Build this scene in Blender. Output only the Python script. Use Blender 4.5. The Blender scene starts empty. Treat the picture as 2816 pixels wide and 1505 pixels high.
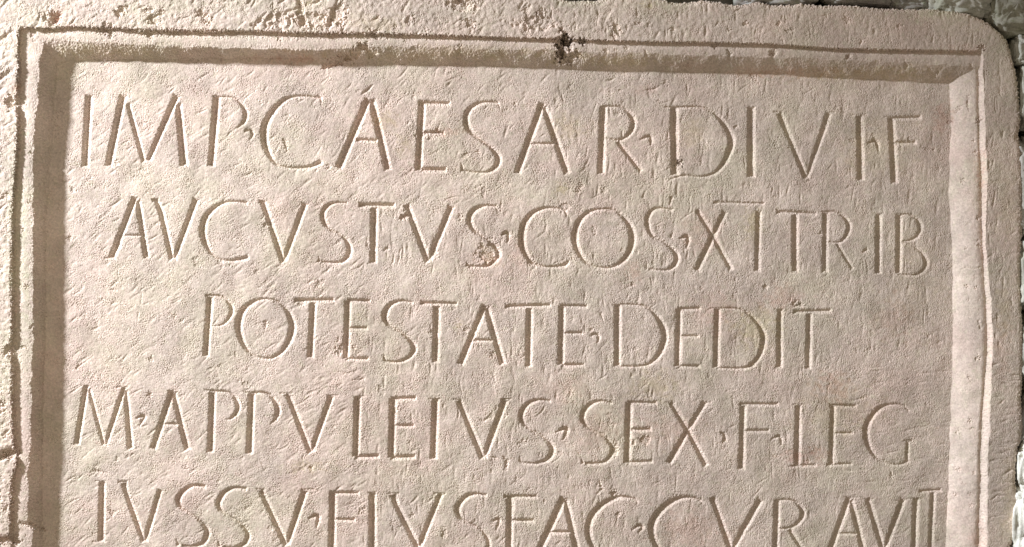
import bpy, math, random
import numpy as np
from mathutils import Vector, noise as mnoise

# ------------------------------------------------------------------ camera, world, light, exposure
S = 0.0004            # metres per unit of the working drawing of the slab (the drawing is 2816 x 1505 units)
W, H = 2816, 1505
D = 2.4               # camera distance from the inscribed panel
sc = bpy.context.scene
C = sc.collection


def P(x, y, h=0.0):   # drawing units (x right, y down, h out of the wall) -> metres
    return Vector(((x - W / 2) * S, -h * S, (H / 2 - y) * S))


cam_d = bpy.data.cameras.new('camera')
cam = bpy.data.objects.new('camera', cam_d)
C.objects.link(cam)
cam.location = (0, -D, 0)
cam.rotation_euler = (math.radians(90), 0, 0)
cam_d.sensor_width = 36
cam_d.lens = 36 * D / (W * S)
cam_d.clip_start, cam_d.clip_end = 0.01, 100
sc.camera = cam

wd = bpy.data.worlds.new('World')
sc.world = wd
wd.use_nodes = True
bgn = wd.node_tree.nodes['Background']
bgn.inputs[0].default_value = (1.0, 0.885, 0.70, 1)
bgn.inputs[1].default_value = 0.225

LP = P(-4000, -2000, 1900)
AIM = P(1000, 1130, 0)
ld = bpy.data.lights.new('gallery_spot', 'SPOT')
ld.energy = 600
ld.color = (0.95, 0.985, 1.06)
ld.spot_size = math.radians(37.5)
ld.spot_blend = 1.0
ld.shadow_soft_size = 0.075
lo = bpy.data.objects.new('gallery_spot', ld)
C.objects.link(lo)
lo.location = LP
lo.rotation_euler = (AIM - LP).to_track_quat('-Z', 'Y').to_euler()

fl = bpy.data.lights.new('added_fill_light', 'AREA')     # added fill with no real source, opens up the shade at the left
fl.shape = 'DISK'
fl.size = 0.36
fl.energy = 2.4
fl.color = (1.0, 0.84, 0.68)
fo = bpy.data.objects.new('added_fill_light', fl)
C.objects.link(fo)
fo.location = P(0, 700, 2600)
fo.rotation_euler = (P(300, 750, 0) - P(0, 700, 2600)).to_track_quat('-Z', 'Y').to_euler()

sc.view_settings.view_transform = 'Standard'
sc.view_settings.look = 'None'
sc.view_settings.exposure = 0
sc.view_settings.gamma = 1

# ------------------------------------------------------------------ helpers


def empty(name, loc, label, cat):
    o = bpy.data.objects.new(name, None)
    C.objects.link(o)
    o.location = loc
    o['label'] = label
    o['category'] = cat
    o['kind'] = 'thing'
    return o


def mesh_obj(name, co, quads, mat, parent, color=None, smooth=False, local=True):
    """co (n,3) in world metres, quads (m,4) indices"""
    me = bpy.data.meshes.new(name)
    n, m = len(co), len(quads)
    me.vertices.add(n)
    off = np.array(parent.location, dtype=np.float64) if parent is not None else np.zeros(3)
    me.vertices.foreach_set('co', np.ascontiguousarray(co - off, dtype=np.float32).ravel())
    me.loops.add(m * 4)
    me.loops.foreach_set('vertex_index', np.ascontiguousarray(quads, dtype=np.int32).ravel())
    me.polygons.add(m)
    me.polygons.foreach_set('loop_start', np.arange(0, m * 4, 4, dtype=np.int32))
    me.polygons.foreach_set('use_smooth', np.full(m, smooth, dtype=bool))
    me.update(calc_edges=True)
    if color is not None:
        a = me.attributes.new('stain', 'FLOAT_COLOR', 'POINT')
        c4 = np.ones((n, 4), dtype=np.float32)
        c4[:, :3] = color
        a.data.foreach_set('color', c4.ravel())
    me.materials.append(mat)
    o = bpy.data.objects.new(name, me)
    C.objects.link(o)
    if parent is not None:
        o.parent = parent
    return o


rng = np.random.default_rng(7)


def fnoise(shape, step, lo_wl, hi_wl, sx=1.0, sy=1.0, ang=0.0, seed=0):
    """band-limited noise (unit rms) between two wavelengths, stretched by sx, sy along a turned axis"""
    r = np.random.default_rng(seed)
    h, w = shape
    F = np.fft.rfft2(r.standard_normal((h, w)))
    fy = np.fft.fftfreq(h, step)[:, None]
    fx = np.fft.rfftfreq(w, step)[None, :]
    c, s = math.cos(ang), math.sin(ang)
    u = (fx * c + fy * s) * sx
    v = (-fx * s + fy * c) * sy
    f = np.sqrt(u * u + v * v)
    g = np.exp(-(f * lo_wl) ** 2 * 0.5) * (1 - np.exp(-(f * hi_wl) ** 2 * 0.5))
    n = np.fft.irfft2(F * g, s=(h, w))
    return n / n.std()


def sstep(a, b, x):
    t = np.clip((x - a) / (b - a), 0, 1)
    return t * t * (3 - 2 * t)


# ------------------------------------------------------------------ materials
def stone_material(name, base, pink, olive, use_attr=True, rough=0.9, scale=1.0):
    m = bpy.data.materials.new(name)
    m.use_nodes = True
    nt = m.node_tree
    N, L = nt.nodes, nt.links
    b = N['Principled BSDF']
    b.inputs['Roughness'].default_value = rough
    b.inputs['Specular IOR Level'].default_value = 0.25
    tc = N.new('ShaderNodeTexCoord')

    def nz(sc_, det, rough_=0.55, off=(0, 0, 0), st=(1, 1, 1)):
        mp = N.new('ShaderNodeMapping')
        mp.inputs['Location'].default_value = off
        mp.inputs['Scale'].default_value = st
        L.new(tc.outputs['Object'], mp.inputs[0])
        n = N.new('ShaderNodeTexNoise')
        n.inputs['Scale'].default_value = sc_ * scale
        n.inputs['Detail'].default_value = det
        n.inputs['Roughness'].default_value = rough_
        L.new(mp.outputs[0], n.inputs['Vector'])
        return n.outputs['Fac']

    def ramp(sock, a, bb, c0=0.0, c1=1.0):
        r = N.new('ShaderNodeMapRange')
        r.inputs['From Min'].default_value = a
        r.inputs['From Max'].default_value = bb
        r.inputs['To Min'].default_value = c0
        r.inputs['To Max'].default_value = c1
        r.interpolation_type = 'SMOOTHSTEP'
        L.new(sock, r.inputs['Value'])
        return r.outputs[0]

    def mix(fac, a, bb, mode='MIX'):
        x = N.new('ShaderNodeMix')
        x.data_type = 'RGBA'
        x.blend_type = mode
        for sock, v in ((x.inputs['Factor'], fac), (x.inputs[6], a), (x.inputs[7], bb)):
            if isinstance(v, (tuple, float, int)):
                sock.default_value = (*v, 1) if isinstance(v, tuple) else v
            else:
                L.new(v, sock)
        return x.outputs[2]

    col = mix(ramp(nz(9, 5, 0.62), 0.42, 0.70), base, pink)
    col = mix(ramp(nz(12, 6, 0.65, (3, 1, 7)), 0.44, 0.70, 0, 0.8), col, olive)
    col = mix(ramp(nz(55, 4, 0.6, (1, 5, 2)), 0.5, 0.8, 0, 0.55), col, pink)
    col = mix(ramp(nz(70, 4, 0.6, (8, 5, 2)), 0.5, 0.8, 0, 0.6), col, olive)
    pale = tuple(min(1.0, v * 1.09) for v in base)
    col = mix(ramp(nz(40, 5, 0.62, (6, 9, 4)), 0.5, 0.75, 0, 0.9), col, pale)
    col = mix(ramp(nz(180, 3, 0.6, (6, 3, 8)), 0.52, 0.72, 0, 0.7), col, pink)
    col = mix(ramp(nz(200, 3, 0.6, (9, 3, 1)), 0.52, 0.72, 0, 0.7), col, olive)
    g = ramp(nz(420, 3, 0.7, (2, 2, 9)), 0.3, 0.7, 0.86, 1.1)
    cg = N.new('ShaderNodeCombineColor')
    for i in range(3):
        L.new(g, cg.inputs[i])
    col = mix(1.0, col, cg.outputs[0], 'MULTIPLY')
    g = ramp(nz(22, 5, 0.6, (4, 2, 9)), 0.3, 0.7, 0.86, 1.08)
    cg = N.new('ShaderNodeCombineColor')
    for i in range(3):
        L.new(g, cg.inputs[i])
    col = mix(1.0, col, cg.outputs[0], 'MULTIPLY')
    if use_attr:
        at = N.new('ShaderNodeAttribute')
        at.attribute_name = 'stain'
        col = mix(1.0, col, at.outputs['Color'], 'MULTIPLY')
    L.new(col, b.inputs['Base Color'])
    bp = N.new('ShaderNodeBump')
    bp.inputs['Strength'].default_value = 0.35
    bp.inputs['Distance'].default_value = 0.0006
    L.new(nz(900, 3, 0.7), bp.inputs['Height'])
    L.new(bp.outputs[0], b.inputs['Normal'])
    return m


LIME = stone_material('pale_limestone', (0.66, 0.556, 0.482), (0.66, 0.522, 0.452), (0.61, 0.545, 0.425))

# ------------------------------------------------------------------ lettering, in the coordinates of the photograph's twelve tiles
TS = 1931 / 704.0
TILE = [((t % 4) * 704.0, (0, 502, 1003)[t // 4]) for t in range(12)]
TXT = """
0 I|672,715,62 642,1262
0 M|928,718,62 818,1258|965,780,42 1085,1225|1335,718,60 1118,1215,42|1345,780,56 1390,1255,66
0 P|1637,722,60 1592,1258|~1640,735,22 1740,735,24 1810,775,34 1853,850,48 1840,920,38 1790,965,14|1605,728,12 1645,730,14
0 .|~1845,990,8 1890,985,30 1905,1015,28 1885,1055,8
1 C|~497,742,34 400,728,26 300,728,28 215,755,42 135,830,56 75,930,64 62,1020,66 80,1120,58 140,1225,34 220,1262,28 320,1268,30 420,1255,38 492,1222,50|490,740,25 493,800,8
1 A|848,745,62 622,1272|872,750,60 998,1285|750,1055,34 920,1060|~795,715,8 838,682,34 885,638,8
1 E|1255,762,60 1225,1292|1235,775,40 1465,782,44|1255,1000,34 1420,1000|1240,1280,46 1438,1282
1 S|~1830,775,30 1740,770,26 1670,785,34 1605,835,48 1585,905,54 1610,985,50 1690,1050,34 1770,1110,40 1825,1180,56 1820,1245,52 1760,1295,32 1680,1302,24 1590,1292,30 1556,1280,30|1562,1296,40 1548,1230,8|1825,775,22 1842,830,8
2 A|232,775,56 38,1312|240,800,54 420,1312,60|140,1085,28 325,1085
2 R|690,800,60 672,1315|~690,805,24 800,808,28 870,840,40 915,910,52 905,980,46 850,1040,34 800,1062,30|690,1040,20 800,1062,30|795,1065,40 975,1295,44
2 .|~965,1055,8 1030,1030,30 1050,1050,30 1045,1100,8
2 D|1225,805,66 1230,1322|~1150,808,14 1225,812,30 1400,808,24 1500,840,30 1590,920,44 1650,1030,60 1650,1110,60 1600,1230,48 1520,1310,32 1420,1335,26 1300,1325,24 1190,1355,12
2 I|1805,805,64 1805,1340
3 V|85,850,50 290,1345|462,850,52 292,1345,44|40,845,16 110,850|440,850,14 510,846
3 I|692,868,60 700,1365|640,865,12 715,868
3 .|~750,1085,8 800,1065,34 825,1085,36 835,1140,8
3 F|930,880,60 955,1385|920,895,36 1155,885,38|940,1080,40 1120,1075|880,880,14 940,882
4 A|1020,112,56 842,572|1038,130,52 1108,572|920,400,20 1075,400,30|980,115,14 1040,115|790,572,14 870,570,16
4 V|1175,128,46 1215,220,50 1298,582|1482,122,52 1312,580,46|1145,135,36 1195,135,30
4 C|~1868,158,34 1790,145,24 1700,150,28 1620,190,40 1555,260,54 1530,350,60 1545,440,54 1590,530,36 1660,580,26 1740,590,30 1820,578,42 1868,565,40|1866,580,34 1868,540,10
5 V|52,145,50 208,605|372,155,54 208,595,46|20,145,30 75,150
5 S|~690,155,26 610,152,24 545,175,38 505,230,48 515,300,46 560,355,30 630,390,28 685,440,40 705,505,50 690,560,46 640,600,32 560,605,26 490,598,30|478,602,40 472,560,8
5 T|775,170,46 1050,172,40|893,185,58 885,610|840,612,12 910,612
5 V|1135,165,54 1300,600|1475,178,54 1305,590,50|1080,275,10 1120,255,34 1150,240,30
5 S|~1818,182,28 1740,175,28 1660,200,44 1612,265,54 1630,340,46 1700,400,34 1770,450,40 1825,510,50 1820,570,50 1760,625,36 1680,635,24 1600,632,34|1598,636,40 1590,600,8|1812,180,20 1825,225,8
5 .|~1855,395,18 1890,380,36 1905,400,30 1895,460,8
6 C|~413,270,12 402,215,30 330,195,26 250,195,30 160,230,42 95,310,58 75,420,64 95,520,54 150,600,36 240,635,26 330,635,30 400,620,44 432,590,20
6 O|~690,200,22 590,220,36 510,290,54 475,400,60 495,510,52 570,610,36 680,645,28 790,625,36 870,550,52 910,440,60 890,330,54 830,250,40 770,212,28 690,200,22
6 S|~1212,212,30 1140,195,26 1070,205,34 1025,260,46 1025,330,46 1060,400,38 1130,440,30 1200,490,40 1245,560,50 1225,625,46 1170,660,30 1090,660,24 1030,652,28|1022,658,26 1015,600,8|1205,105,34 1190,170,12
6 .|~1260,425,8 1310,410,34 1330,430,36 1315,500,8
6 X|1395,205,42 1520,410,44 1655,660|1608,215,50 1390,668,56
6 -|1520,150,28 1905,160,24
6 I|1862,215,50 1850,672
7 T|62,220,40 368,236,36|205,235,56 205,675|150,680,10 240,680
7 R|435,225,52 430,680|~400,222,12 440,225,22 510,222,26 575,260,36 612,325,46 595,395,38 540,450,28 450,450,20|520,460,30 640,655,32
7 .|~715,530,8 740,508,22 755,512,8
7 I|835,235,54 832,690|800,233,10 865,237
7 B|990,240,52 985,690|~985,245,22 1070,245,26 1130,285,38 1150,345,44 1120,410,34 1060,440,24 990,450,20|~990,455,20 1070,465,24 1150,520,36 1195,600,46 1170,665,36 1100,700,26 985,690,22
4 P|1585,858,56 1553,1315|~1550,855,26 1640,855,26 1705,885,26 1745,940,40 1740,1000,36 1690,1065,24 1620,1085,14 1590,1080,8
5 O|~50,880,24 -30,905,36 -100,970,54 -131,1070,62 -115,1170,54 -60,1270,36 20,1320,26 110,1325,28 190,1280,42 250,1190,58 275,1090,62 250,990,52 190,920,36 120,885,24 50,880,24
5 T|290,890,42 590,885,36|432,900,56 410,1325|296,880,20 292,920,10
5 E|695,890,56 680,1330|690,890,34 862,895,36|695,1100,34 842,1098|680,1328,32 852,1330,36
5 S|~1185,908,24 1100,893,26 1020,920,40 975,985,54 985,1050,46 1040,1100,32 1110,1140,34 1180,1210,50 1190,1270,52 1140,1330,36 1060,1355,26 980,1345,28 962,1300,14
5 T|1240,908,38 1520,915,34|1365,930,58 1355,1360
5 A|1728,925,54 1540,1375|1738,940,56 1862,1375|1640,1190,32 1810,1190
6 T|-50,935,40 295,926,36|132,945,56 125,1395
6 E|378,930,56 370,1380|360,930,34 568,935,38|385,1138,32 538,1135,34|370,1378,36 548,1375
6 .|~590,1160,8 630,1145,26 655,1165,26 645,1215,8
6 D|798,920,58 795,1390|~760,922,12 900,922,24 1000,935,28 1080,990,42 1135,1080,58 1155,1160,60 1130,1260,54 1070,1345,36 980,1385,26 800,1388,22
6 E|1262,950,54 1250,1390|1250,955,34 1424,950,36|1265,1160,28 1410,1160,30|1255,1385,32 1420,1388,34
6 D|1552,950,54 1540,1400|~1500,950,12 1650,950,24 1740,965,28 1820,1020,40 1885,1110,52 1900,1190,56 1875,1290,48 1820,1365,36 1740,1402,28 1545,1398,22
7 I|92,955,54 85,1400|50,955,12 120,958
7 T|190,975,38 478,968,40|312,985,52 305,1410
8 M|652,158,50 578,605|668,180,40 785,605,34|938,172,46 795,610,36|948,190,44 985,638,56|610,158,14 668,160|880,172,14 968,172|540,606,10 600,606
8 .|~1025,405,10 1070,390,34 1085,400,30 1050,465,8
8 A|1300,202,54 1152,640|1308,215,54 1415,645|1230,450,26 1370,446,32|1265,205,24 1310,205
8 P|1605,205,58 1588,665|~1540,188,12 1600,200,26 1700,205,26 1760,235,34 1795,310,48 1780,370,40 1735,410,22 1705,412,8
8 P|1900,215,58 1882,675|~1845,210,12 1910,212,22 1991,212,26 2056,250,40 2096,330,52 2086,400,40 2041,450,12
9 V|225,222,40 250,250,50 412,668|570,235,52 420,655,44|180,218,14 280,218|535,235,16 620,232,14
9 L|768,240,58 755,697|745,697,46 932,690,38|780,238,12 825,240
9 E|1035,255,58 1025,702|1020,258,36 1208,250,38|1035,462,34 1192,460|1015,700,46 1202,694,38
9 I|1355,255,58 1340,715|1305,258,14 1392,258
9 V|1530,268,50 1712,710,54|1880,265,56 1720,702,50|1490,262,14 1550,268|1850,262,14 1920,262
10 S|~292,277,24 210,265,28 130,290,42 75,360,54 80,430,46 140,490,32 220,535,34 285,590,48 305,650,54 270,715,42 190,745,28 100,742,26 65,730,24 60,680,8
10 .|~330,510,8 390,485,36 415,495,36 385,570,8
10 S|~758,292,28 680,275,26 600,295,38 540,360,52 540,430,48 600,490,32 680,530,34 745,590,48 760,650,50 720,720,36 640,745,26 550,745,30|537,748,36 520,700,8
10 E|885,285,60 870,745|870,285,34 1092,290,36|890,492,38 1052,486,36|870,737,38 1062,730,36
10 X|1195,282,44 1330,500,52 1468,765|1458,282,46 1330,490,48 1180,748,56|1160,285,14 1230,288|1430,285,12 1500,285
10 .|~1570,515,6 1600,525,26 1607,565,24 1590,592,6
10 F|1745,305,56 1730,795|1712,298,34 2012,300,36|1750,500,34 1942,498
11 .|~25,565,6 75,540,26 100,560,26 100,605,6
11 L|230,305,56 220,765|150,770,10 225,762,28 367,758,28|185,300,14 270,302
11 E|492,305,52 480,755|460,306,30 668,315,36|495,520,28 640,515,30|440,757,26 637,748,30
11 G|~1068,352,28 1020,310,26 940,300,28 850,325,40 775,400,54 740,500,58 760,610,52 820,700,38 900,745,28 980,755,26 1045,738,28|1055,575,34 1050,742|1025,572,18 1095,576,16
8 I|772,880,56 765,1335|720,878,10 800,880|700,1336,10 800,1336
8 V|935,888,56 950,960,46 1085,1340,46|1210,942,42 1090,1340,48|890,885,24 962,885
8 S|~1552,922,34 1470,912,30 1395,945,42 1345,1015,54 1360,1070,44 1420,1115,26 1490,1160,30 1550,1220,48 1565,1280,54 1530,1345,46 1450,1372,30 1370,1367,28|1348,1366,32 1330,1318,8
8 S|~1862,940,36 1780,930,30 1700,960,42 1650,1035,54 1660,1090,46 1720,1140,28 1800,1190,34 1860,1250,48 1870,1300,52 1840,1355,42 1760,1385,30 1680,1378,28|1655,1374,32 1645,1325,8
9 V|35,945,48 230,1368,54|370,950,56 235,1355,50|5,940,16 70,945|340,945,14 440,940
9 .|~395,1165,8 445,1140,34 470,1155,36 455,1235,6
9 E|582,965,60 572,1420|560,968,32 778,968,34|590,1168,32 747,1170|560,1420,40 770,1418
9 I|880,965,60 880,1425|845,966,12 910,966
9 V|1035,978,60 1060,1060,54 1225,1385,54|1395,972,50 1230,1378,48|1000,972,16 1080,974|1340,972,14 1430,974
9 S|~1742,987,28 1660,975,32 1580,1000,46 1520,1080,56 1540,1150,46 1600,1195,30 1690,1240,32 1745,1310,40 1750,1380,40 1700,1430,30 1600,1450,26 1520,1440,24
9 .|~1785,1182,14 1825,1165,28 1832,1190,24 1810,1250,6
10 F|-15,985,58 -20,1440|-60,995,32 192,995,36|-10,1175,36 168,1175
10 A|392,1000,60 205,1400|402,1015,52 490,1395,58|270,1265,34 460,1262
10 C|~948,1050,12 932,1020,26 850,1000,36 780,1005,46 680,1060,56 605,1140,62 575,1240,64 600,1350,56 680,1440,40 800,1470,30 920,1450,30
10 .|~905,1250,8 955,1215,26 985,1225,26 955,1268,6
10 C|~1437,1042,14 1420,1025,34 1360,1005,36 1280,1005,42 1180,1050,54 1090,1140,64 1055,1230,66 1075,1330,58 1150,1430,44 1280,1470,30 1400,1450,30
10 V|1512,1000,52 1655,1402,54|1875,1015,58 1665,1392,50
11 R|72,1020,56 55,1450|~50,1025,26 150,1020,28 220,1045,42 265,1110,50 240,1180,42 170,1230,30 60,1240,22|160,1240,44 290,1440,48
11 A|615,1000,54 470,1400|625,1015,50 720,1400,54|530,1275,28 680,1275|575,1000,12 630,1002
11 V|752,1008,52 872,1402|1022,1012,56 880,1392,48|712,1012,14 800,1014
11 I|1118,1005,54 1100,1450|1000,1012,10 1172,1012
11 T|1140,956,34 1308,945,30|1245,960,46 1225,1450
"""


def catmull(p, n=6):
    p = np.array(p, float)
    closed = np.allclose(p[0, :2], p[-1, :2])
    if closed:
        q = np.vstack([p[-2], p, p[1]])
    else:
        q = np.vstack([2 * p[0] - p[1], p, 2 * p[-1] - p[-2]])
    out = []
    for i in range(1, len(q) - 2):
        a, b, c, d = q[i - 1], q[i], q[i + 1], q[i + 2]
        for k in range(n):
            t = k / n
            v = 0.5 * (2 * b + (c - a) * t + (2 * a - 5 * b + 4 * c - d) * t * t + (3 * b - a - 3 * c + d) * t ** 3)
            v[2] = b[2] + (c[2] - b[2]) * t
            out.append(v)
    out.append(p[-1])
    return np.array(out), closed


letters = []
for line in TXT.strip().split('\n'):
    head, *st = line.split('|')
    t, ch = head.split()
    ox, oy = TILE[int(t)]
    strokes = []
    for s in st:
        curve = s.startswith('~')
        w = None
        pts = []
        for tok in s.lstrip('~').split():
            v = [float(q) for q in tok.split(',')]
            if len(v) == 3:
                w = v[2]
            pts.append((ox + v[0] / TS, oy + v[1] / TS, (w + (2.0 if w > 16 else 0.0) + (7 if ch == '.' else 0)) / TS))
        if curve:
            pts, closed = catmull(pts)
        else:
            pts, closed = np.array(pts), False
        strokes.append((pts, closed))
    letters.append((ch, strokes))

# ------------------------------------------------------------------ grid of the slab's face
STEP = 1.8
xf = np.arange(-14, 2832.1, STEP)
yf = np.arange(-26, 1520.1, STEP)


def spread(start, end):
    d = abs(end - start)
    v, s, out = 0.0, 3.0, []
    while v < d - s:
        v += s
        out.append(v)
        s = min(s * 1.25, 30)
    out.append(d)
    return start + np.sign(end - start) * np.array(out)


xs = np.concatenate([spread(xf[0], -230)[::-1], xf])
ys = np.concatenate([yf, spread(yf[-1], 2060)])
nx, ny = len(xs), len(ys)
ix0 = nx - len(xf)                                       # first fine column
X, Y = np.meshgrid(xs, ys)

fshape = (900, 1600)                                     # noise sheet, wraps


def sheet(n, dx=0, dy=0):
    i = (np.round((Y + dy + 300) / STEP).astype(int)) % fshape[0]
    j = (np.round((X + dx + 300) / STEP).astype(int)) % fshape[1]
    return n[i, j]


wx = sheet(fnoise(fshape, STEP, 7, 30, seed=1))
wy = sheet(fnoise(fshape, STEP, 7, 30, seed=2))
wx2 = sheet(fnoise(fshape, STEP, 3.2, 9, seed=3))
wy2 = sheet(fnoise(fshape, STEP, 3.2, 9, seed=4))
lumpw = sheet(fnoise(fshape, STEP, 55, 220, seed=6))
broad = sheet(fnoise(fshape, STEP, 90, 500, seed=5))

# ---------------- moulding: border edge, step foot, fillet edge, panel foot; measured on the photograph


def cur(s, h, vert):
    a = np.array([[float(q) for q in t.split(',')] for t in s.split()])
    f = 1 - h * S / D                                     # a point nearer the lens shows larger: true size at its height
    a[:, 0] = W / 2 + (a[:, 0] - W / 2) * f
    a[:, 1] = H / 2 + (a[:, 1] - H / 2) * f
    a = a[np.argsort(a[:, 1] if vert else a[:, 0])]
    return (a[:, 1], a[:, 0]) if vert else (a[:, 0], a[:, 1])


HB, HF = 50.0, 38.0                                       # border and fillet heights over the panel
L1 = cur('52,70 50,85 46,150 50,180 44,205 45,240 33,290 47,315 42,400 37,480 32,560 29,600 31,640 28,680 26,760 29,860 27,920 17,960 19,975 29,1003 28,1060 24,1075 29,1110 30,1160 34,1220 44,1270 36,1290 30,1310 25,1340 27,1380 22,1420 24,1440 20,1470 30,1505 30,1800', HB, True)
L2 = cur('60,70 58,85 54,150 56,240 54,300 54,400 47,480 43,560 42,650 42,760 42,860 42,960 43,1003 42,1100 44,1220 52,1275 42,1310 36,1380 37,1440 36,1505 38,1800', HF, True)
L3 = cur('121,108 118,130 108,180 104,240 102,300 96,350 92,400 90,450 92,500 88,550 92,600 91,700 90,800 91,900 88,1000 87,1100 85,1200 80,1260 78,1310 77,1400 72,1440 92,1455 86,1505 84,1800', HF, True)
L4 = cur('168,165 158,280 153,400 144,500 138,580 135,700 136,860 134,950 130,1010 128,1100 126,1200 126,1350 126,1440 128,1505 124,1800', 0, True)
T1 = cur('30,74 51,74 130,76 180,70 330,76 500,80 704,81 800,86 900,89 1000,88 1100,92 1250,96 1400,101 1500,104 1640,109 1770,113 1900,113 2112,119 2220,127 2300,132 2400,134 2480,135 2690,138 2900,140', HB, False)
T2 = cur('30,80 62,80 150,84 195,78 330,83 400,92 560,92 704,93 900,97 1100,99 1300,104 1408,108 1640,113 1770,118 2112,124 2300,138 2480,141 2690,145 2900,147', HF, False)
T3 = cur('100,112 200,112 330,120 500,128 704,134 900,138 1000,128 1100,128 1250,132 1408,136 1600,142 1770,148 1950,152 2112,156 2300,164 2480,172 2640,182 2900,190', HF, False)
T4 = cur('150,172 300,166 500,164 620,163 704,160 850,164 925,176 1000,176 1250,180 1408,184 1663,194 1900,198 2112,202 2300,216 2550,226 2900,236', 0, False)
R4 = cur('2611,200 2611,237 2615,365 2611,430 2612,502 2608,530 2615,612 2618,700 2619,757 2620,900 2619,1004 2615,1112 2611,1258 2604,1440 2600,1505 2594,1800', 0, True)
R3 = cur('2672,150 2674,190 2681,328 2680,502 2681,684 2686,780 2692,867 2694,1000 2692,1112 2684,1200 2680,1300 2673,1440 2670,1505 2662,1800', HF, True)
R2 = cur('2690,120 2692,164 2693,328 2697,420 2700,474 2701,560 2703,650 2708,740 2717,903 2715,1000 2706,1076 2700,1200 2699,1258 2696,1400 2692,1505 2686,1800', HF, True)
R1 = cur('2700,120 2703,146 2706,250 2710,328 2714,420 2717,476 2714,560 2709,655 2717,740 2724,800 2729,867 2731,950 2728,1040 2724,1150 2719,1258 2718,1400 2716,1505 2710,1800', HB, True)


def prof(q, qs, c1, c2, c3, c4, belly, HF=HF):
    """q: distance coordinate, c1..c4 arrays: border edge, step foot, fillet edge, panel foot, in falling-height order along +q"""
    h = np.where(q <= c1, HB, 0.0)
    a = (q > c1) & (q <= c2)
    h = np.where(a, HB + (HF - HB) * sstep(0, 1, (q - c1) / np.maximum(c2 - c1, 1)), h)
    a = (q > c2) & (qs <= c3)
    u = np.clip((q - c2) / np.maximum(c3 - c2, 1), 0, 1)
    h = np.where(a, HF + 2.0 * np.sin(u * math.pi) * 0.8 - 0.8 * (1 - u) ** 4 * 3, h)
    a = (q > c2) & (qs > c3) & (qs <= c4)
    u = np.clip((qs - c3) / np.maximum(c4 - c3, 1), 0, 1)
    ov = HF * (belly * (1 - u * u) + (1 - belly) * (1 - u))
    return np.where(a, ov, h)


SLX, SLY = X + 1.3 * lumpw, Y + 1.3 * lumpw
rag = 1.0 - 0.6 * sstep(500, 2200, X)                     # the left edges are more broken
Xq = X + rag * (2.2 * wx + 1.3 * wx2)
Yq = Y + rag * (2.2 * wy + 1.3 * wy2)
ip = np.interp
hL = prof(Xq, SLX + 0.9 * rag * wx, ip(Yq, *L1), ip(Yq, *L2), ip(Yq, *L3), ip(Yq, *L4) - 9, 0.0)
hT = prof(Yq, SLY + 0.7 * rag * wy, ip(Xq, *T1), ip(Xq, *T2), ip(Xq, *T3), ip(Xq, *T4), 0.38)
hR = prof(-(X + 0.5 * wx + 0.8 * lumpw), -(X + 0.45 * lumpw), -ip(Yq, *R1), -ip(Yq, *R2), -ip(Yq, *R3), -ip(Yq, *R4), 0.5, 31.0)
Hh = np.maximum(np.maximum(hL, hT), hR)
side = np.argmax(np.stack([hT, hL, hR]), axis=0)          # 0 top, 1 left, 2 right
inside_panel = (Hh < 0.6)
is_border = (X < ip(Y, *L1)) | (Y < ip(X, *T1)) | (X > ip(Y, *R1))
panelness = np.clip(1 - Hh / 6.0, 0, 1)
borderness = is_border.astype(float)

# ---------------- surface relief: grain, tool marks, pits
grain = sheet(fnoise(fshape, STEP, 3.4, 12, seed=11))
grain2 = sheet(fnoise(fshape, STEP, 7, 26, seed=12))
grain3 = sheet(fnoise(fshape, STEP, 4.6, 14, seed=21))
lump = sheet(fnoise(fshape, STEP, 22, 90, seed=13))
diag = sheet(fnoise(fshape, STEP, 2.6, 7, sx=0.30, sy=1.0, ang=-math.radians(32), seed=14))
vert = sheet(fnoise(fshape, STEP, 2.6, 8, sx=1.0, sy=0.22, ang=0, seed=15))
horz = sheet(fnoise(fshape, STEP, 2.8, 8, sx=0.2, sy=1.0, ang=0.05, seed=16))
patch = sheet(fnoise(fshape, STEP, 70, 260, seed=17))
patch2 = sheet(fnoise(fshape, STEP, 60, 200, seed=18))
pitn = sheet(fnoise(fshape, STEP, 5, 16, seed=19))

weath = sstep(1300, 2700, X)
m_diag = np.clip((1 - sstep(1000, 1700, X)) * (0.8 + 0.5 * patch), 0, 1.4)
m_vert = np.clip(sstep(900, 1500, X) * sstep(350, 900, Y) * (0.7 + 0.6 * patch2) + 0.7 * sstep(1900, 2300, X), 0, 1.4)
m_horz = np.clip(sstep(2350, 2550, X) * sstep(950, 1150, Y), 0, 1)
relief = (0.05 * grain + 0.10 * grain2 + 0.13 * lump + 0.5 * broad * panelness
          - (0.78 - 0.28 * weath) * np.clip(grain3 - 0.55, 0, 3) * np.clip(0.68 + 0.62 * patch, 0.1, 1.8)
          + 0.16 * diag * m_diag + 0.20 * vert * m_vert * (1 - 0.3 * weath) + 0.10 * horz * m_horz)
relief -= 1.6 * np.clip(pitn - 1.9, 0, 2) * np.clip(0.6 + patch, 0.15, 1.5) * (1 - 0.4 * weath)

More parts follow.
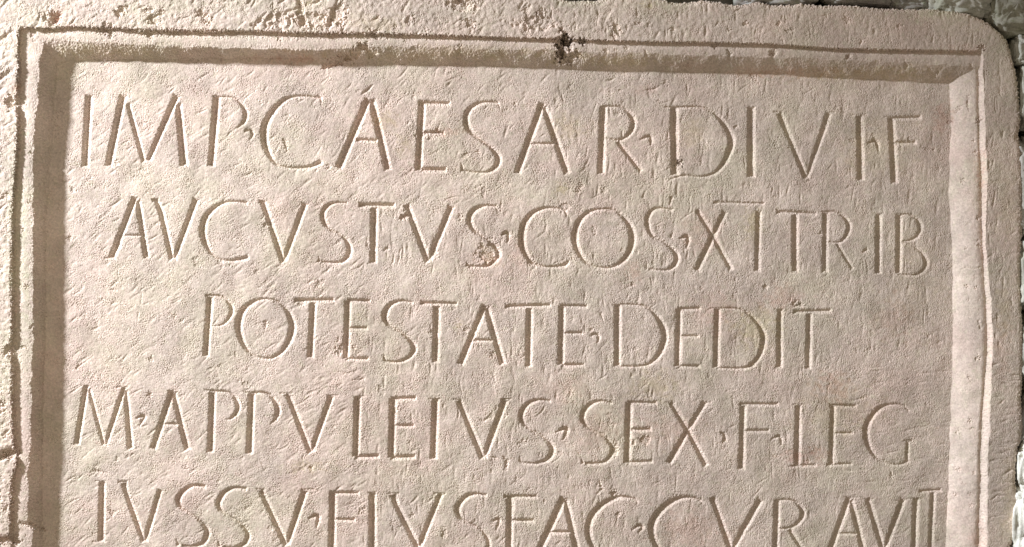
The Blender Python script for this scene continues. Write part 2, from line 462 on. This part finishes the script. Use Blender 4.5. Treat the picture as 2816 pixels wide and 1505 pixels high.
# single strokes of the dressing tool: slanting at the left, upright in the middle and at the right, level at the lower right
r3 = np.random.default_rng(31)
tool = np.zeros_like(X)
for _ in range(5200):
    a, b = r3.uniform(-10, 2820), r3.uniform(-20, 1515)
    if a < 1000 or (a < 1500 and b < 560) or r3.random() < 0.12:
        th = -math.radians(r3.normal(36, 9)) if b > 520 or a < 700 else -math.radians(r3.normal(50, 16))
    elif a > 2330 and b > 1000:
        th = -math.radians(r3.normal(4, 6))
    else:
        th = math.radians(90 + r3.normal(3, 7))
    ln, wd_ = r3.uniform(8, 34), r3.uniform(2.2, 4.6)
    dp = r3.uniform(0.25, 1.4) * (0.75 if a > 1900 else 1.0)
    m = ln + 6
    x0, x1 = int((a - m - xf[0]) / STEP), int((a + m - xf[0]) / STEP)
    y0, y1 = int((b - m - yf[0]) / STEP), int((b + m - yf[0]) / STEP)
    x0, y0 = max(x0, 0) + ix0, max(y0, 0)
    x1, y1 = min(x1 + ix0, nx), min(y1, len(yf))
    if x1 <= x0 or y1 <= y0:
        continue
    xx, yy = X[y0:y1, x0:x1] - a, Y[y0:y1, x0:x1] - b
    c, s_ = math.cos(th), math.sin(th)
    u, v = xx * c + yy * s_, -xx * s_ + yy * c
    v = v + 0.004 * u * u * r3.normal()
    k = np.clip(1 - np.abs(u) / ln, 0, 1) ** 0.6 * np.exp(-(v / wd_) ** 2)
    tool[y0:y1, x0:x1] = np.maximum(tool[y0:y1, x0:x1], k * dp)
relief -= tool * np.clip(0.8 + 0.5 * patch2, 0.2, 1.6) * (1 + 0.6 * borderness)
mould = (~inside_panel) & (~is_border)
relief = np.where(mould, relief * np.where(side == 2, 2.4, 1.0) * 0.20 + 0.12 * lump + 0.25 * lumpw, relief)
relief *= 1 + borderness * (-0.28 + 0.3 * np.clip(patch2, 0, 2)) * (1 - 0.55 * sstep(1300, 2500, X))
relief += borderness * (0.34 * lump + 0.05 * grain2) * (1 - 0.85 * sstep(1200, 2500, X))
right_strip = mould & (side == 2)
Hh = Hh + relief

# ---------------- letters: V-cut grooves
DEP = np.zeros_like(X)
LID = np.zeros(X.shape, int)


def carve(strokes, wob, slope, endk=1.3):
    """groove depth of a set of strokes, on the sub-grid that holds them: (slice, depth)"""
    ap = np.vstack([s[0] for s in strokes])
    m = ap[:, 2].max() + 6
    x0, x1 = np.searchsorted(xs, [ap[:, 0].min() - m, ap[:, 0].max() + m])
    y0, y1 = np.searchsorted(ys, [ap[:, 1].min() - m, ap[:, 1].max() + m])
    sl = (slice(y0, y1), slice(x0, x1))
    px = X[sl] + wob * (0.6 * wx[sl] + 0.35 * wx2[sl])
    py = Y[sl] + wob * (0.6 * wy[sl] + 0.35 * wy2[sl])
    best = np.full(px.shape, -9.0)
    for pts, closed in strokes:
        seg = np.hypot(*(pts[1:, :2] - pts[:-1, :2]).T)
        arc = np.concatenate([[0], np.cumsum(seg)])
        for i in range(len(pts) - 1):
            if seg[i] < 1e-6:
                continue
            a, b = pts[i], pts[i + 1]
            tx, ty = (b[:2] - a[:2]) / seg[i]
            s = (px - a[0]) * tx + (py - a[1]) * ty
            first, last = (i == 0 and not closed), (i == len(pts) - 2 and not closed)
            sc_ = np.clip(s, 0, seg[i])
            d = np.hypot(px - a[0] - sc_ * tx, py - a[1] - sc_ * ty)
            w = a[2] + (b[2] - a[2]) * sc_ / seg[i]
            v = w / 2 - d
            if not closed:
                e0 = arc[i] + (s if first else sc_) + 0.8
                e1 = arc[-1] - arc[i] - (s if last else sc_) + 0.8
                v = np.minimum(v, endk * np.minimum(e0, e1))
            best = np.maximum(best, v)
    r = 0.9
    dep = np.where(best > -4, r * np.logaddexp(0, best / r * 1.0), 0)
    dep = np.where(best < -3, 0, dep)
    return sl, dep * slope, best


for k, (ch, strokes) in enumerate(letters):
    ap = np.vstack([s[0] for s in strokes])
    cx = ap[:, 0].mean()
    slope = 1.14 - 0.40 * float(sstep(900, 2500, np.float64(cx)))
    if ch == '.':
        slope *= 1.15
    sl, dep, best = carve(strokes, 1.0, slope)
    win = (dep > DEP[sl]) & (best > 0.0)
    LID[sl] = np.where(win, k + 1, LID[sl])
    DEP[sl] = np.maximum(DEP[sl], dep)
soft_floor = np.clip(DEP / 4.0, 0, 1)
Hh -= DEP
Hh += soft_floor * (-relief * 0.75)                       # the cut flanks are smoother than the dressed face

# ---------------- damage: gouges, chips, holes
GOUGE = """
827,0,20 840,80,24
905,2,8 790,40,12
935,0,10 915,60,16 905,90,18
1255,5,24 1290,22,18
740,40,8 700,82,20
0,233,10 24,212,16 42,198,20
15,1250,30 36,1240,34 50,1232,24
0,1258,16 30,1248,24
0,1478,24 30,1476,22 60,1465,16
60,1433,14 85,1440,20 105,1446,10
132,38,16 138,66,22
172,40,26 160,62,30 146,78,14
1545,130,22 1554,108,24 1560,100,14
1540,155,24 1555,145,28
1597,118,18 1602,122,14
1680,98,16 1692,112,12
300,798,3 312,797,9 322,799,3
390,775,1.5 389,818,3 388,838,5
380,860,7 379,880,2
851,1292,20 860,1280,10
1660,885,4 1652,860,8
1648,1320,8 1655,1345,12 1640,1360,6
1682,1360,12 1694,1354,8
1768,545,10 1775,525,4
2660,260,5 2655,275,8 2658,302,3
2660,180,10 2668,195,6
2118,142,20 2122,152,26 2118,162,10
1996,138,8 2004,150,16 2000,166,8
2336,150,3 2328,160,18 2318,170,6
2205,835,12 2190,842,10
985,1036,5 1000,1042,8 968,1046,5
930,1022,4 955,1028,6 975,1020,4
1850,640,6 1845,655,14
321,1254,4 324,1262,8 318,1268,4
248,1298,3 262,1294,10 300,1303,3
1640,640,3 1700,665,6
1868,455,22 1872,442,16
360,500,2 372,480,4
1055,690,8 1070,680,14
1318,1152,6 1330,1158,10 1340,1150,6
1692,1215,10 1696,1240,14 1690,1262,8
1763,1212,10 1770,1200,8
1380,1250,4 1393,1268,18 1390,1295,8
310,612,4 330,600,8
1740,1210,14 1745,1225,16
2030,345,8 2018,352,10
2606,335,8 2608,340,5
1770,250,3 1800,245,9 1815,236,3
1700,250,8 1712,248,4
"""
for ln in GOUGE.strip().split('\n'):
    pts = np.array([[float(q) for q in t.split(',')] for t in ln.split()])
    pts[:, :2] += 0.0
    sl, dep, _ = carve([(pts, False)], 1.2, 0.8, 1.2)
    Hh[sl] -= np.minimum(dep, 9) * (0.85 + 0.25 * grain2[sl])


def dish(x, y, rx, ry, d, ang=0.0, tilt=0.0, rough=1.0):
    """a spalled hollow: flat-bottomed with ragged rim"""
    m = max(rx, ry) * 1.5 + 6
    x0, x1 = np.searchsorted(xs, [x - m, x + m])
    y0, y1 = np.searchsorted(ys, [y - m, y + m])
    sl = (slice(y0, y1), slice(x0, x1))
    c, s = math.cos(ang), math.sin(ang)
    u = (X[sl] - x) + 2.5 * wx[sl]
    v = (Y[sl] - y) + 2.5 * wy[sl]
    a, b = (u * c + v * s) / rx, (-u * s + v * c) / ry
    r = np.sqrt(a * a + b * b) + 0.16 * lump[sl] + 0.08 * grain2[sl]
    k = 1 - sstep(0.55, 1.05, r)
    Hh[sl] -= k * (d * (1 + tilt * a) + rough * (0.45 * grain2[sl] + 0.3 * grain[sl]))
    return sl, k


dish(1340, 694, 32, 34, 3.6, 0.4, 0.5)                      # spall in the bowl of the second line's last S but one
dish(1550, 128, 30, 36, 6, 0.0)
dish(1554, 116, 15, 20, 16)
dish(1540, 148, 12, 22, 12)
dish(1575, 162, 26, 12, 6, -0.6)
dish(1600, 120, 10, 12, 8)
dish(1560, 160, 30, 16, 6, -0.5)
dish(860, 62, 60, 24, 6, 0.2)
dish(770, 60, 40, 26, 5, -0.3)
dish(935, 45, 26, 34, 6, 0.3)
dish(1270, 20, 46, 20, 5)
dish(1480, 70, 60, 22, 4)
dish(160, 55, 22, 20, 7)
dish(1015, 140, 34, 12, 6, 0.5)
dish(925, 170, 44, 12, 8, -0.35)
dish(985, 146, 40, 14, 7, -0.6)
dish(30, 1248, 34, 14, 9, -0.1)
dish(20, 1480, 50, 10, 10, 0.05)
dish(110, 1452, 18, 6, 5, 0.3)
dish(38, 285, 16, 18, 8)
dish(32, 962, 14, 18, 5)
dish(2195, 836, 20, 11, 2.2)
dish(1112, 594, 18, 12, 4)
dish(1868, 452, 10, 14, 4)
dish(880, 780, 16, 11, 2.2, -0.6)
dish(1692, 1235, 12, 24, 2.5)
dish(1770, 1210, 18, 13, 2.5)
dish(1690, 1358, 16, 9, 2.5)
dish(940, 960, 30, 14, 3, -0.3)
dish(1180, 370, 40, 14, 3)
dish(2690, 138, 12, 10, 5)
for ln in ('2640,742,3 2652,736,5 2676,740,4 2690,734,3', '2662,270,4 2655,285,6 2660,310,3', '2684,880,8 2690,905,6', '2660,1180,4 2668,1176,6 2686,1182,3',
           '600,150,3 612,160,12 606,170,4', '330,140,4 345,150,10', '1250,135,4 1262,150,12 1256,165,4', '1770,140,5 1778,158,12', '2480,170,5 2488,185,10 2482,196,4',
           '104,700,6 118,706,8', '95,1180,8 108,1188,10', '90,420,10 104,428,8', '100,890,8 92,905,10'):
    pts = np.array([[float(q) for q in t.split(',')] for t in ln.split()])
    sl, dep, _ = carve([(pts, False)], 1.2, 0.8, 1.2)
    Hh[sl] -= np.minimum(dep, 7)
r2 = np.random.default_rng(9)
for _ in range(60):                                       # specks and nicks along the mouldings
    t = r2.random()
    if t < 0.5:
        a, b = r2.uniform(2625, 2690), r2.uniform(200, 1500)
    elif t < 0.85:
        a, b = r2.uniform(100, 2600), 0
        b = ip(a, *T2) + r2.uniform(2, 60)
    else:
        a, b = r2.uniform(66, 96), r2.uniform(120, 1500)
    q = r2.uniform(2.2, 6.5)
    dish(a, b, q * r2.uniform(0.8, 2.0), q, q * r2.uniform(0.3, 0.6), r2.uniform(0, 3), 0.2, 0.3)
r2 = np.random.default_rng(5)
for _ in range(150):                                      # small losses all over
    a, b = r2.uniform(160, 2600), r2.uniform(200, 1500)
    q = r2.uniform(3.5, 10) * (0.7 if a > 1700 else 1)
    dish(a, b, q * r2.uniform(0.8, 2.2), q, q * r2.uniform(0.15, 0.35), r2.uniform(0, 3), 0, 0.4)
for _ in range(60):                                       # bruises along the border
    if r2.random() < 0.65:
        a, b = r2.uniform(80, 2700), r2.uniform(15, 80) + 0.012 * 1400
    else:
        a, b = r2.uniform(-5, 28), r2.uniform(80, 1500)
    q = r2.uniform(5, 15) * (0.55 if a > 1700 else 1)
    dish(a, b, q * r2.uniform(0.8, 1.8), q, q * r2.uniform(0.2, 0.42), r2.uniform(0, 3), 0.3, 0.8)

# ---------------- outline of the slab, worn round along its edges
yt = cur('-400,-24 1300,-20 1500,-14 1540,-4 1556,0 1575,2 1620,1 1640,2 1650,-2 1700,-11 1760,-11 1830,0 1845,7 1870,7 1900,6 1930,1 1980,5 2000,12 2020,14 2040,13 2085,4 2120,14 2180,13 2200,10 2250,15 2320,14 2360,17 2420,23 2500,25 2560,24 2600,29 2660,36 2713,60 2745,84 2770,112 2782,150 2795,200 2805,290 2808,340 2820,700 2840,900', HB - 8, False)
xr = cur('2560,0 2580,24 2660,36 2713,60 2745,84 2770,112 2782,150 2795,200 2803,260 2808,330 2801,375 2808,410 2812,500 2812,640 2806,720 2808,800 2813,900 2812,1050 2809,1100 2813,1180 2806,1222 2799,1232 2795,1270 2793,1320 2796,1345 2801,1390 2799,1430 2795,1460 2787,1485 2780,1500 2778,1520 2790,1700 2780,2100', HB - 8, True)
Xe, Ye = X + 1.2 * wx + 0.8 * wx2, Y + 1.2 * wy + 0.8 * wy2
dist = np.minimum(Ye - ip(Xe, *yt), ip(Ye, *xr) - Xe)
RR = 15.0
q = np.clip(RR - dist, 0, RR)
Hh -= (RR - np.sqrt(np.maximum(RR * RR - q * q, 0))) * 0.9
keep_v = dist > 0

# ---------------- colour of stains that belong to the stone
stain = np.ones((ny, nx, 3))


def blot(x, y, rx, ry, col, amt, ang=0.0):
    global stain
    c, s = math.cos(ang), math.sin(ang)
    u, v = X - x + 6 * wx, Y - y + 6 * wy
    a, b = (u * c + v * s) / rx, (-u * s + v * c) / ry
    r = np.sqrt(a * a + b * b) + 0.22 * patch2 * 0.5 + 0.22 * lump + 0.12 * grain2
    k = (1 - sstep(0.1, 1.2, r))[..., None] * amt * (1.0 if col is DRK else 0.75)
    stain = stain * (1 - k) + stain * np.array(col) * k


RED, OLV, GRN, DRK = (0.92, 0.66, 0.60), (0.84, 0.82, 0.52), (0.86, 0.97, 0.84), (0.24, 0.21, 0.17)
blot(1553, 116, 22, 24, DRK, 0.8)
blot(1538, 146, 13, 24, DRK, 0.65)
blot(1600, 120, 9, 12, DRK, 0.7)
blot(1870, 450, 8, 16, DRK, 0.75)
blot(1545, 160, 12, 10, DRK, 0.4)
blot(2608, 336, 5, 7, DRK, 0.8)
for x, y, rx, ry, am in ((168, 50, 22, 20, .8), (2595, 320, 30, 46, .6), (2690, 470, 14, 60, .55), (1740, 750, 26, 30, .5), (2150, 820, 50, 40, .45),
                         (800, 164, 90, 12, .55), (2170, 200, 170, 12, .5), (2290, 1065, 50, 50, .5), (1240, 365, 40, 14, .5), (2200, 1255, 60, 24, .5),
                         (1930, 640, 60, 60, .3), (1960, 850, 60, 60, .35), (1850, 1190, 120, 60, .3), (1560, 1070, 60, 50, .25), (1900, 1460, 120, 60, .35),
                         (2680, 1480, 20, 60, .4), (1340, 715, 40, 24, .4), (2260, 1250, 40, 20, .4), (1430, 700, 30, 60, .25), (55, 245, 14, 18, .6),
                         (2740, 960, 30, 90, .3), (1640, 1180, 80, 60, .25), (2450, 880, 60, 60, .3), (1780, 250, 50, 14, .3), (2640, 140, 60, 14, .3)):
    blot(x, y, rx, ry, RED, am)
for x, y, rx, ry, am in ((1800, 1060, 70, 44, .45), (1060, 330, 40, 26, .5), (1110, 400, 24, 30, .4), (1560, 350, 60, 40, .4), (1900, 370, 40, 40, .35),
                         (970, 365, 12, 12, .6), (985, 869, 9, 8, .9), (1262, 895, 12, 10, .7), (1545, 520, 24, 16, .6), (2080, 910, 70, 60, .5), (1780, 20, 20, 16, .6),
                         (1337, 700, 30, 40, .3), (2070, 620, 26, 50, .6), (1200, 150, 400, 20, .4), (300, 140, 200, 20, .4), (1700, 170, 200, 18, .5),
                         (2380, 205, 240, 16, .5), (2750, 850, 26, 90, .4), (2770, 1350, 30, 120, .35), (2400, 400, 120, 100, .25), (2300, 1130, 120, 90, .3),
                         (840, 1285, 60, 16, .5), (2760, 560, 36, 120, .25), (2520, 760, 90, 160, .2), (1050, 70, 80, 24, .35), (860, 10, 20, 14, .6)):
    blot(x, y, rx, ry, OLV, am)
for x, y, rx, ry, am in ((50, 560, 30, 300, .6), (20, 1150, 26, 200, .6), (80, 700, 14, 260, .7), (2560, 40, 120, 24, .7), (1560, 14, 90, 14, .7), (1850, 20, 50, 30, .5),
                         (2810, 780, 14, 200, .8), (2800, 200, 16, 90, .7), (600, 20, 300, 26, .4), (2740, 120, 40, 50, .5)):
    blot(x, y, rx, ry, GRN, am)
stain *= (1 + 0.045 * grain2 + 0.03 * grain)[..., None]

# ---------------- cut the sheet into panel, mouldings, border and letters
slab = empty('inscribed_slab', P(W / 2, 2060, -140), 'pale limestone slab with a moulded raised frame and five lines of carved Roman capitals', 'inscribed slab')
Z = np.stack([(X - W / 2) * S, -Hh * S, (H / 2 - Y) * S], axis=-1).reshape(-1, 3)
colr = stain.reshape(-1, 3)
vid = np.arange(ny * nx).reshape(ny, nx)
quads = np.stack([vid[:-1, :-1], vid[1:, :-1], vid[1:, 1:], vid[:-1, 1:]], axis=-1)


def fmode(a):
    return a[:-1, :-1]


fkeep = keep_v[:-1, :-1] & keep_v[1:, :-1] & keep_v[1:, 1:] & keep_v[:-1, 1:]
lid4 = np.maximum(np.maximum(LID[:-1, :-1], LID[1:, :-1]), np.maximum(LID[1:, 1:], LID[:-1, 1:]))
cls = np.full(fkeep.shape, 0)                              # 0 panel
f_in, f_bo, f_si = fmode(inside_panel), fmode(is_border), fmode(side)
cls = np.where(~f_in, 1 + f_si, cls)                       # 1..3 mouldings
cls = np.where(f_bo, 4, cls)                               # border
cls = np.where((lid4 > 0), 10 + lid4, cls)
cls = np.where(fkeep, cls, -1)


def piece(name, mask, parent, label=None):
    qd = quads[mask]
    u, inv = np.unique(qd, return_inverse=True)
    o = mesh_obj(name, Z[u], inv.reshape(-1, 4), LIME, slab, colr[u])
    if parent is not slab:
        o.parent = parent
    if label:
        o['label'] = label
    return o


panel = piece('panel', cls == 0, slab)
for k, lab in ((1, 'shaded top moulding with a broken dark hole'), (2, 'left moulding in deep shade'), (3, 'brightly lit right moulding')):
    piece('moulding', cls == k, slab, lab)
border = piece('border', cls == 4, slab)
for k, (ch, _) in enumerate(letters):
    m = cls == 11 + k
    if m.any():
        nm = {'.': 'interpunct', '-': 'overline'}.get(ch, 'letter')
        piece(nm, m, panel, None if nm != 'letter' else 'carved capital letter ' + ch)

# sides of the slab, from the worn edge back into the wall
edges = {}
fv = np.zeros((ny + 1, nx + 1), bool)
fv[1:ny, 1:nx] = fkeep
qs = []
BACK = -140.0
e_top = fv[1:ny, 1:nx] & ~fv[0:ny - 1, 1:nx]
e_bot = fv[1:ny, 1:nx] & ~fv[2:ny + 1, 1:nx]
e_lef = fv[1:ny, 1:nx] & ~fv[1:ny, 0:nx - 1]
e_rig = fv[1:ny, 1:nx] & ~fv[1:ny, 2:nx + 1]
pairs = []
for msk, a, b in ((e_top, 3, 0), (e_bot, 1, 2), (e_lef, 0, 1), (e_rig, 2, 3)):
    qd = quads[msk]
    pairs.append(np.stack([qd[:, a], qd[:, b]], axis=-1))
pairs = np.concatenate(pairs)
u, inv = np.unique(pairs, return_inverse=True)
inv = inv.reshape(-1, 2)
n = len(u)
layers = [Z[u]]
for t in (0.08, 0.3, 0.65, 1.0):
    c = Z[u].copy()
    c[:, 1] = c[:, 1] * (1 - t) + (-BACK * S) * t
    jit = rng.normal(0, 1.0, (n,)) * S
    c[:, 0] += jit * (t < 1)
    layers.append(c)
cc = np.concatenate(layers)
fq = np.concatenate([np.stack([inv[:, 1] + k * n, inv[:, 0] + k * n, inv[:, 0] + (k + 1) * n, inv[:, 1] + (k + 1) * n], axis=-1) for k in range(4)])
mesh_obj('side_face', cc, fq, LIME, slab, np.tile(colr[u], (5, 1)))

# ------------------------------------------------------------------ rubble wall behind
GREYR = stone_material('grey_rubble', (0.46, 0.45, 0.42), (0.40, 0.36, 0.36), (0.34, 0.37, 0.25), False)
MOSSR = stone_material('mossy_rubble', (0.42, 0.41, 0.34), (0.35, 0.33, 0.29), (0.27, 0.29, 0.18), False)
PALER = stone_material('pale_rubble', (0.57, 0.555, 0.50), (0.48, 0.45, 0.42), (0.42, 0.44, 0.34), False)
WHITER = stone_material('whitish_rubble', (0.84, 0.83, 0.76), (0.68, 0.66, 0.60), (0.56, 0.58, 0.47), False)
MORTAR = stone_material('old_mortar', (0.26, 0.25, 0.22), (0.22, 0.19, 0.17), (0.18, 0.19, 0.13), False)

wall = empty('rubble_wall', P(W / 2, 2060, -190), 'rough grey green rubble wall showing past the top and right edges of the slab', 'wall')
gx = np.linspace(-500, 3500, 161)
gy = np.linspace(-600, 2300, 117)
GX, GY = np.meshgrid(gx, gy)
GH = np.array([[-150 + 14 * mnoise.fractal(Vector((a / 90, b / 90, 3.3)), 1.0, 2.0, 4) for a in gx] for b in gy])
co = np.stack([(GX - W / 2) * S, -GH * S, (H / 2 - GY) * S], axis=-1).reshape(-1, 3)
gi = np.arange(GX.size).reshape(GX.shape)
gq = np.stack([gi[:-1, :-1], gi[1:, :-1], gi[1:, 1:], gi[:-1, 1:]], axis=-1).reshape(-1, 4)
mesh_obj('mortar', co, gq, MORTAR, wall, smooth=True)


def rock(x, y, rx, ry, front, mat, seed, ang=0.0, bump=0.16, block=0.62):
    """one rough wall stone; front: height of its nearest point over the inscribed panel"""
    back = -175.0
    rz = (front - back) / 2
    n_u, n_v = 48, 72
    v = []
    for i in range(n_u + 1):
        th = math.pi * i / n_u
        for j in range(n_v):
            ph = 2 * math.pi * j / n_v
            dvec = Vector((math.sin(th) * math.cos(ph), math.sin(th) * math.sin(ph), math.cos(th)))
            e = Vector([math.copysign(abs(t) ** block, t) for t in dvec])      # blocky
            so = Vector((seed * 3.1, seed * 1.7, seed * 0.9))
            k = 1 + bump * mnoise.fractal(dvec * 1.6 + so, 1.0, 2.0, 3) + 0.5 * bump * mnoise.fractal(dvec * 7 + so, 0.7, 2.0, 5)
            k -= 0.25 * bump * max(0.0, 0.35 - mnoise.cell_vector(dvec * 3.1 + so)[0])
            a, b = e.x * rx * k, e.y * ry * k
            c, s = math.cos(ang), math.sin(ang)
            v.append(P(x + a * c - b * s, y + a * s + b * c, back + rz + e.z * rz * k))
    q = []
    for i in range(n_u):
        for j in range(n_v):
            a, b = i * n_v + j, i * n_v + (j + 1) % n_v
            q.append((a, a + n_v, b + n_v, b))
    return mesh_obj('stone', np.array([tuple(t) for t in v]), np.array(q)[:, ::-1], mat, wall, smooth=True)


ROCKS = [
    (2150, -34, 118, 56, 14, GREYR), (2375, -30, 108, 48, 10, GREYR), (2505, -20, 66, 46, 0, GREYR), (2645, -12, 92, 72, 50, PALER),
    (2786, 14, 84, 88, 60, MOSSR), (2838, 140, 64, 48, 54, PALER), (2858, 264, 70, 94, 58, PALER), (2870, 520, 80, 140, 66, PALER),
    (2864, 748, 76, 104, 70, PALER), (2876, 962, 84, 124, 66, PALER), (2868, 1152, 76, 80, 64, GREYR), (2860, 1284, 78, 64, 76, WHITER),
    (2864, 1430, 96, 104, 80, WHITER), (2880, 1640, 100, 120, 40, GREYR), (3010, 60, 150, 130, 20, GREYR), (3010, 340, 110, 140, 15, MOSSR),
    (3040, 640, 110, 150, 20, PALER), (3060, 960, 110, 150, 20, GREYR), (3050, 1300, 110, 160, 40, PALER), (2400, -180, 200, 90, 0, GREYR),
    (2720, -170, 110, 90, 10, MOSSR), (2000, -190, 180, 90, 0, GREYR), (1640, -160, 170, 70, -20, GREYR), (1250, -150, 190, 90, 0, PALER),
]
for i, (x, y, rx, ry, fr, mt) in enumerate(ROCKS):
    beside = 2830 < x < 2880                               # squared stones packed against the slab's right edge
    rock(x + (4 if beside else 0), y, rx, ry, fr, mt, i + 1, 0.0, 0.15 if beside else 0.18, 0.42 if beside else 0.62)
